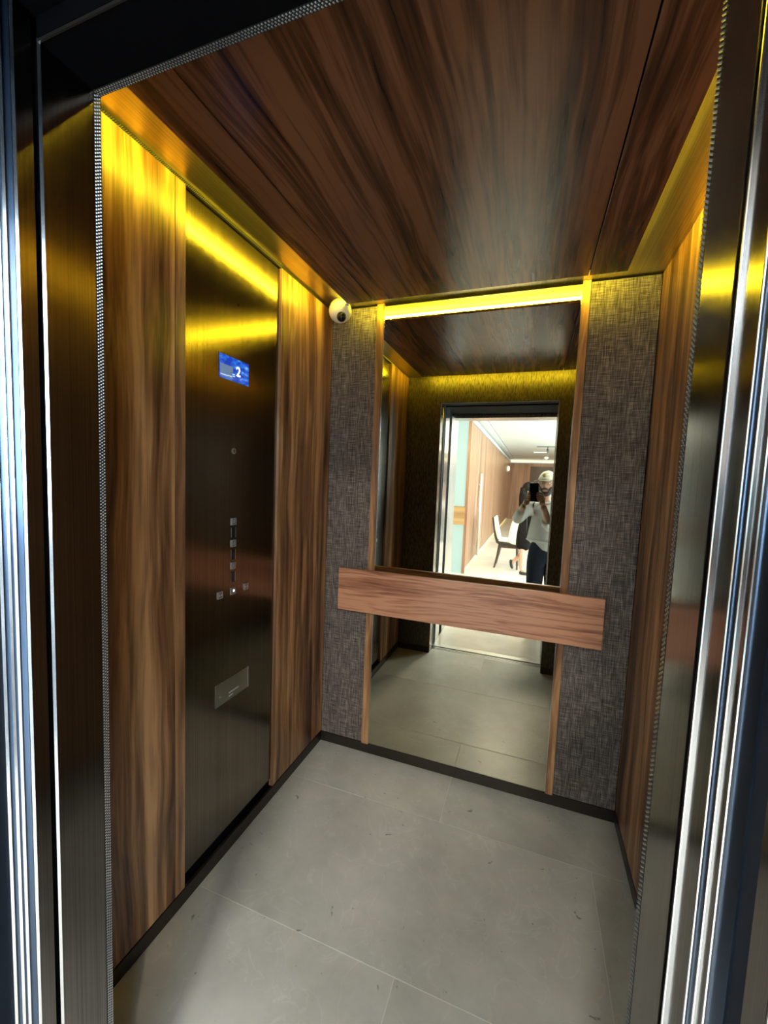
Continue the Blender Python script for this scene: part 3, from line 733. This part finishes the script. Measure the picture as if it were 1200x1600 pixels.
bm = bmesh.new(); vs = ball(bm, (0, -.004, .030), (.088, .104, .105), 32, 22)
bmesh.ops.delete(bm, geom=[v for v in bm.verts if v.co.z < .040], context='VERTS')
bmesh.ops.solidify(bm, geom=bm.faces[:], thickness=.004); cap = obj('cap', on_head(bm), 'cap_cream', body, True)
bm = bmesh.new()   # brim turned a little aside
N = 16; top = []
for k in range(N+1):
    a = math.radians(-62+124*k/N)
    top.append(((.086*math.sin(a), .098*math.cos(a)-.004, .044), (.098*math.sin(a), (.100+.062*math.cos(a*.9))*math.cos(a*.75), .036-.010*abs(math.sin(a)))))
rows_ = [[bm.verts.new((p[0], p[1], p[2]+dz)) for p in (t[0], t[1])] for t in top for dz in (0,)]
for A, B in zip(rows_, rows_[1:]): bm.faces.new((A[0], A[1], B[1], B[0]))
bmesh.ops.solidify(bm, geom=bm.faces[:], thickness=.004)
bm.transform(Matrix.Rotation(math.radians(22), 4, 'Z')); obj('cap_brim', on_head(bm), 'cap_cream', cap, True)
bm = bmesh.new(); ball(bm, (-.012, .094, .088), (.017, .008, .021), 14, 10, Matrix.Rotation(.5, 4, 'X')); obj('cap_emblem', on_head(bm), 'emblem_gold', cap, True)
# sweater, trousers, shoes
swV = {'hem': (.163, -.630, .745, .165, .125), 'waist': (.162, -.627, .88, .155, .122), 'belly': (.160, -.625, 1.0, .148, .115), 'chest': (.153, -.625, 1.14, .150, .112), 'neck0': (.140, -.620, 1.24, .080, .075), 'collar': (.134, -.615, 1.285, .066, .066),
       'shL': (.003, -.620, 1.205, .068), 'mL': (-.065, -.52, 1.145, .060), 'elL': (-.122, -.40, 1.083, .056), 'fL': (-.095, -.26, 1.155, .046), 'cuffL': (-.076, -.175, 1.20, .038),
       'shR': (.307, -.620, 1.205, .068), 'mR': (.26, -.54, 1.11, .060), 'elR': (.182, -.44, 1.018, .054), 'fR': (.140, -.35, 1.075, .046), 'cuffR': (.124, -.29, 1.11, .042)}
swE = chainE('hem', 'waist', 'belly', 'chest', 'neck0', 'collar')+chainE('chest', 'shL', 'mL', 'elL', 'fL', 'cuffL')+chainE('chest', 'shR', 'mR', 'elR', 'fR', 'cuffR')
skin('sweater', swV, swE, 'belly', 'sweater_grey', body)
trV = {'waist': (.165, -.630, .97, .120, .095), 'pelvis': (.165, -.630, .82, .142, .108), 'hpL': (.088, -.630, .70, .108), 'knL': (.080, -.615, .45, .086), 'anL': (.072, -.642, .10, .062),
       'hpR': (.244, -.630, .70, .108), 'knR': (.252, -.615, .45, .086), 'anR': (.265, -.642, .10, .062)}
skin('trousers', trV, chainE('waist', 'pelvis', 'hpL', 'knL', 'anL')+chainE('pelvis', 'hpR', 'knR', 'anR'), 'pelvis', 'denim_navy', body)
for x, dx in ((.070, -.006), (.267, .006)):
    V = {'heel': (x, -.665, .045, .040, .040), 'mid': (x+dx, -.590, .046, .043, .040), 'toe': (x+dx*2.4, -.505, .036, .036, .030)}
    skin('shoe', V, chainE('heel', 'mid', 'toe'), 'mid', 'shoe_white', body)

# ---- person walking past in the lobby behind
wm = empty('person', (-.08, -3.05, 0)); tag(wm, 'dark haired person in black dress and white shirt walking past the chair', 'person')
wy = -3.05
V = {'pelvis': (-.07, wy, .82, .10, .085), 'belly': (-.065, wy, .95, .095, .08), 'chest': (-.06, wy, 1.08, .105, .085), 'neck0': (-.055, wy, 1.185, .045), 'head': (-.045, wy, 1.33, .065, .07),
     'shA': (-.06, wy+.14, 1.15, .042), 'elA': (-.01, wy+.17, .95, .034), 'wrA': (.14, wy+.15, .93, .024), 'hdA': (.21, wy+.14, .95, .022, .030),
     'shB': (-.06, wy-.14, 1.15, .042), 'elB': (-.08, wy-.17, .93, .034), 'wrB': (.0, wy-.18, .76, .024), 'hdB': (.02, wy-.18, .68, .022, .030),
     'hpA': (-.075, wy+.05, .74, .060), 'knA': (-.085, wy+.05, .42, .046), 'cfA': (-.085, wy+.05, .28, .048), 'anA': (-.085, wy+.05, .08, .032), 'toA': (.02, wy+.05, .035, .030, .022),
     'hpB': (-.065, wy-.05, .74, .060), 'knB': (-.04, wy-.06, .42, .050), 'cfB': (-.09, wy-.06, .31, .048), 'anB': (-.20, wy-.06, .20, .032), 'toB': (-.235, wy-.06, .11, .028, .022)}
E_ = chainE('pelvis', 'belly', 'chest', 'neck0', 'head')+chainE('chest', 'shA', 'elA', 'wrA', 'hdA')+chainE('chest', 'shB', 'elB', 'wrB', 'hdB')+chainE('pelvis', 'hpA', 'knA', 'cfA', 'anA', 'toA')+chainE('pelvis', 'hpB', 'knB', 'cfB', 'anB', 'toB')
wbody = skin('body', V, E_, 'pelvis', 'skin_light', wm)
bm, M2 = head_mesh(Vector((-.04, wy, 1.345)), math.radians(-80)); wh = obj('head', bm, 'skin_light', wbody, True)
bm = bmesh.new(); vs = ball(bm, (0, -.012, .016), (.090, .100, .118), 28, 20)
bmesh.ops.delete(bm, geom=[v for v in bm.verts if v.co.y > .045 and v.co.z < .06], context='VERTS'); bm.transform(M2)
tube(bm, [(-.10, wy, 1.38), (-.115, wy, 1.25), (-.125, wy, 1.10), (-.12, wy, 1.0)], [.075, .075, .060, .02], 14); obj('hair', bm, 'hair_black', wbody, True)
V = {'a': (-.055, wy, 1.17, .07, .06), 'b': (-.06, wy, 1.06, .118, .10), 'c': (-.065, wy, .93, .11, .095), 'd': (-.07, wy, .78, .135, .135), 'e': (-.072, wy, .58, .140, .140), 'f': (-.072, wy, .365, .135, .135)}
skin('dress', V, chainE(*'abcdef'), 'c', 'dress_black', wbody)
V = {'a': (-.09, wy, 1.02, .05, .08), 'b': (-.155, wy, .90, .06, .11), 'c': (-.180, wy, .74, .070, .12), 'd': (-.205, wy, .55, .060, .12), 'e': (-.215, wy, .46, .045, .11), 's': (-.06, wy+.150, 1.12, .055), 't': (-.015, wy+.17, .96, .048)}
skin('white_shirt', V, chainE(*'abcde')+chainE('a', 's', 't'), 'b', 'shirt_white', wbody)
V = {'h': (-.115, wy+.05, .035, .032, .030), 'm': (-.045, wy+.05, .036, .036, .032), 't': (.045, wy+.05, .026, .034, .022)}
skin('shoe', V, chainE(*'hmt'), 'm', 'shoe_black', wbody)
V = {'h': (-.245, wy-.06, .215, .030, .028), 'm': (-.250, wy-.06, .14, .034, .030), 't': (-.215, wy-.06, .06, .030, .022)}
skin('shoe', V, chainE(*'hmt'), 'm', 'shoe_black', wbody)
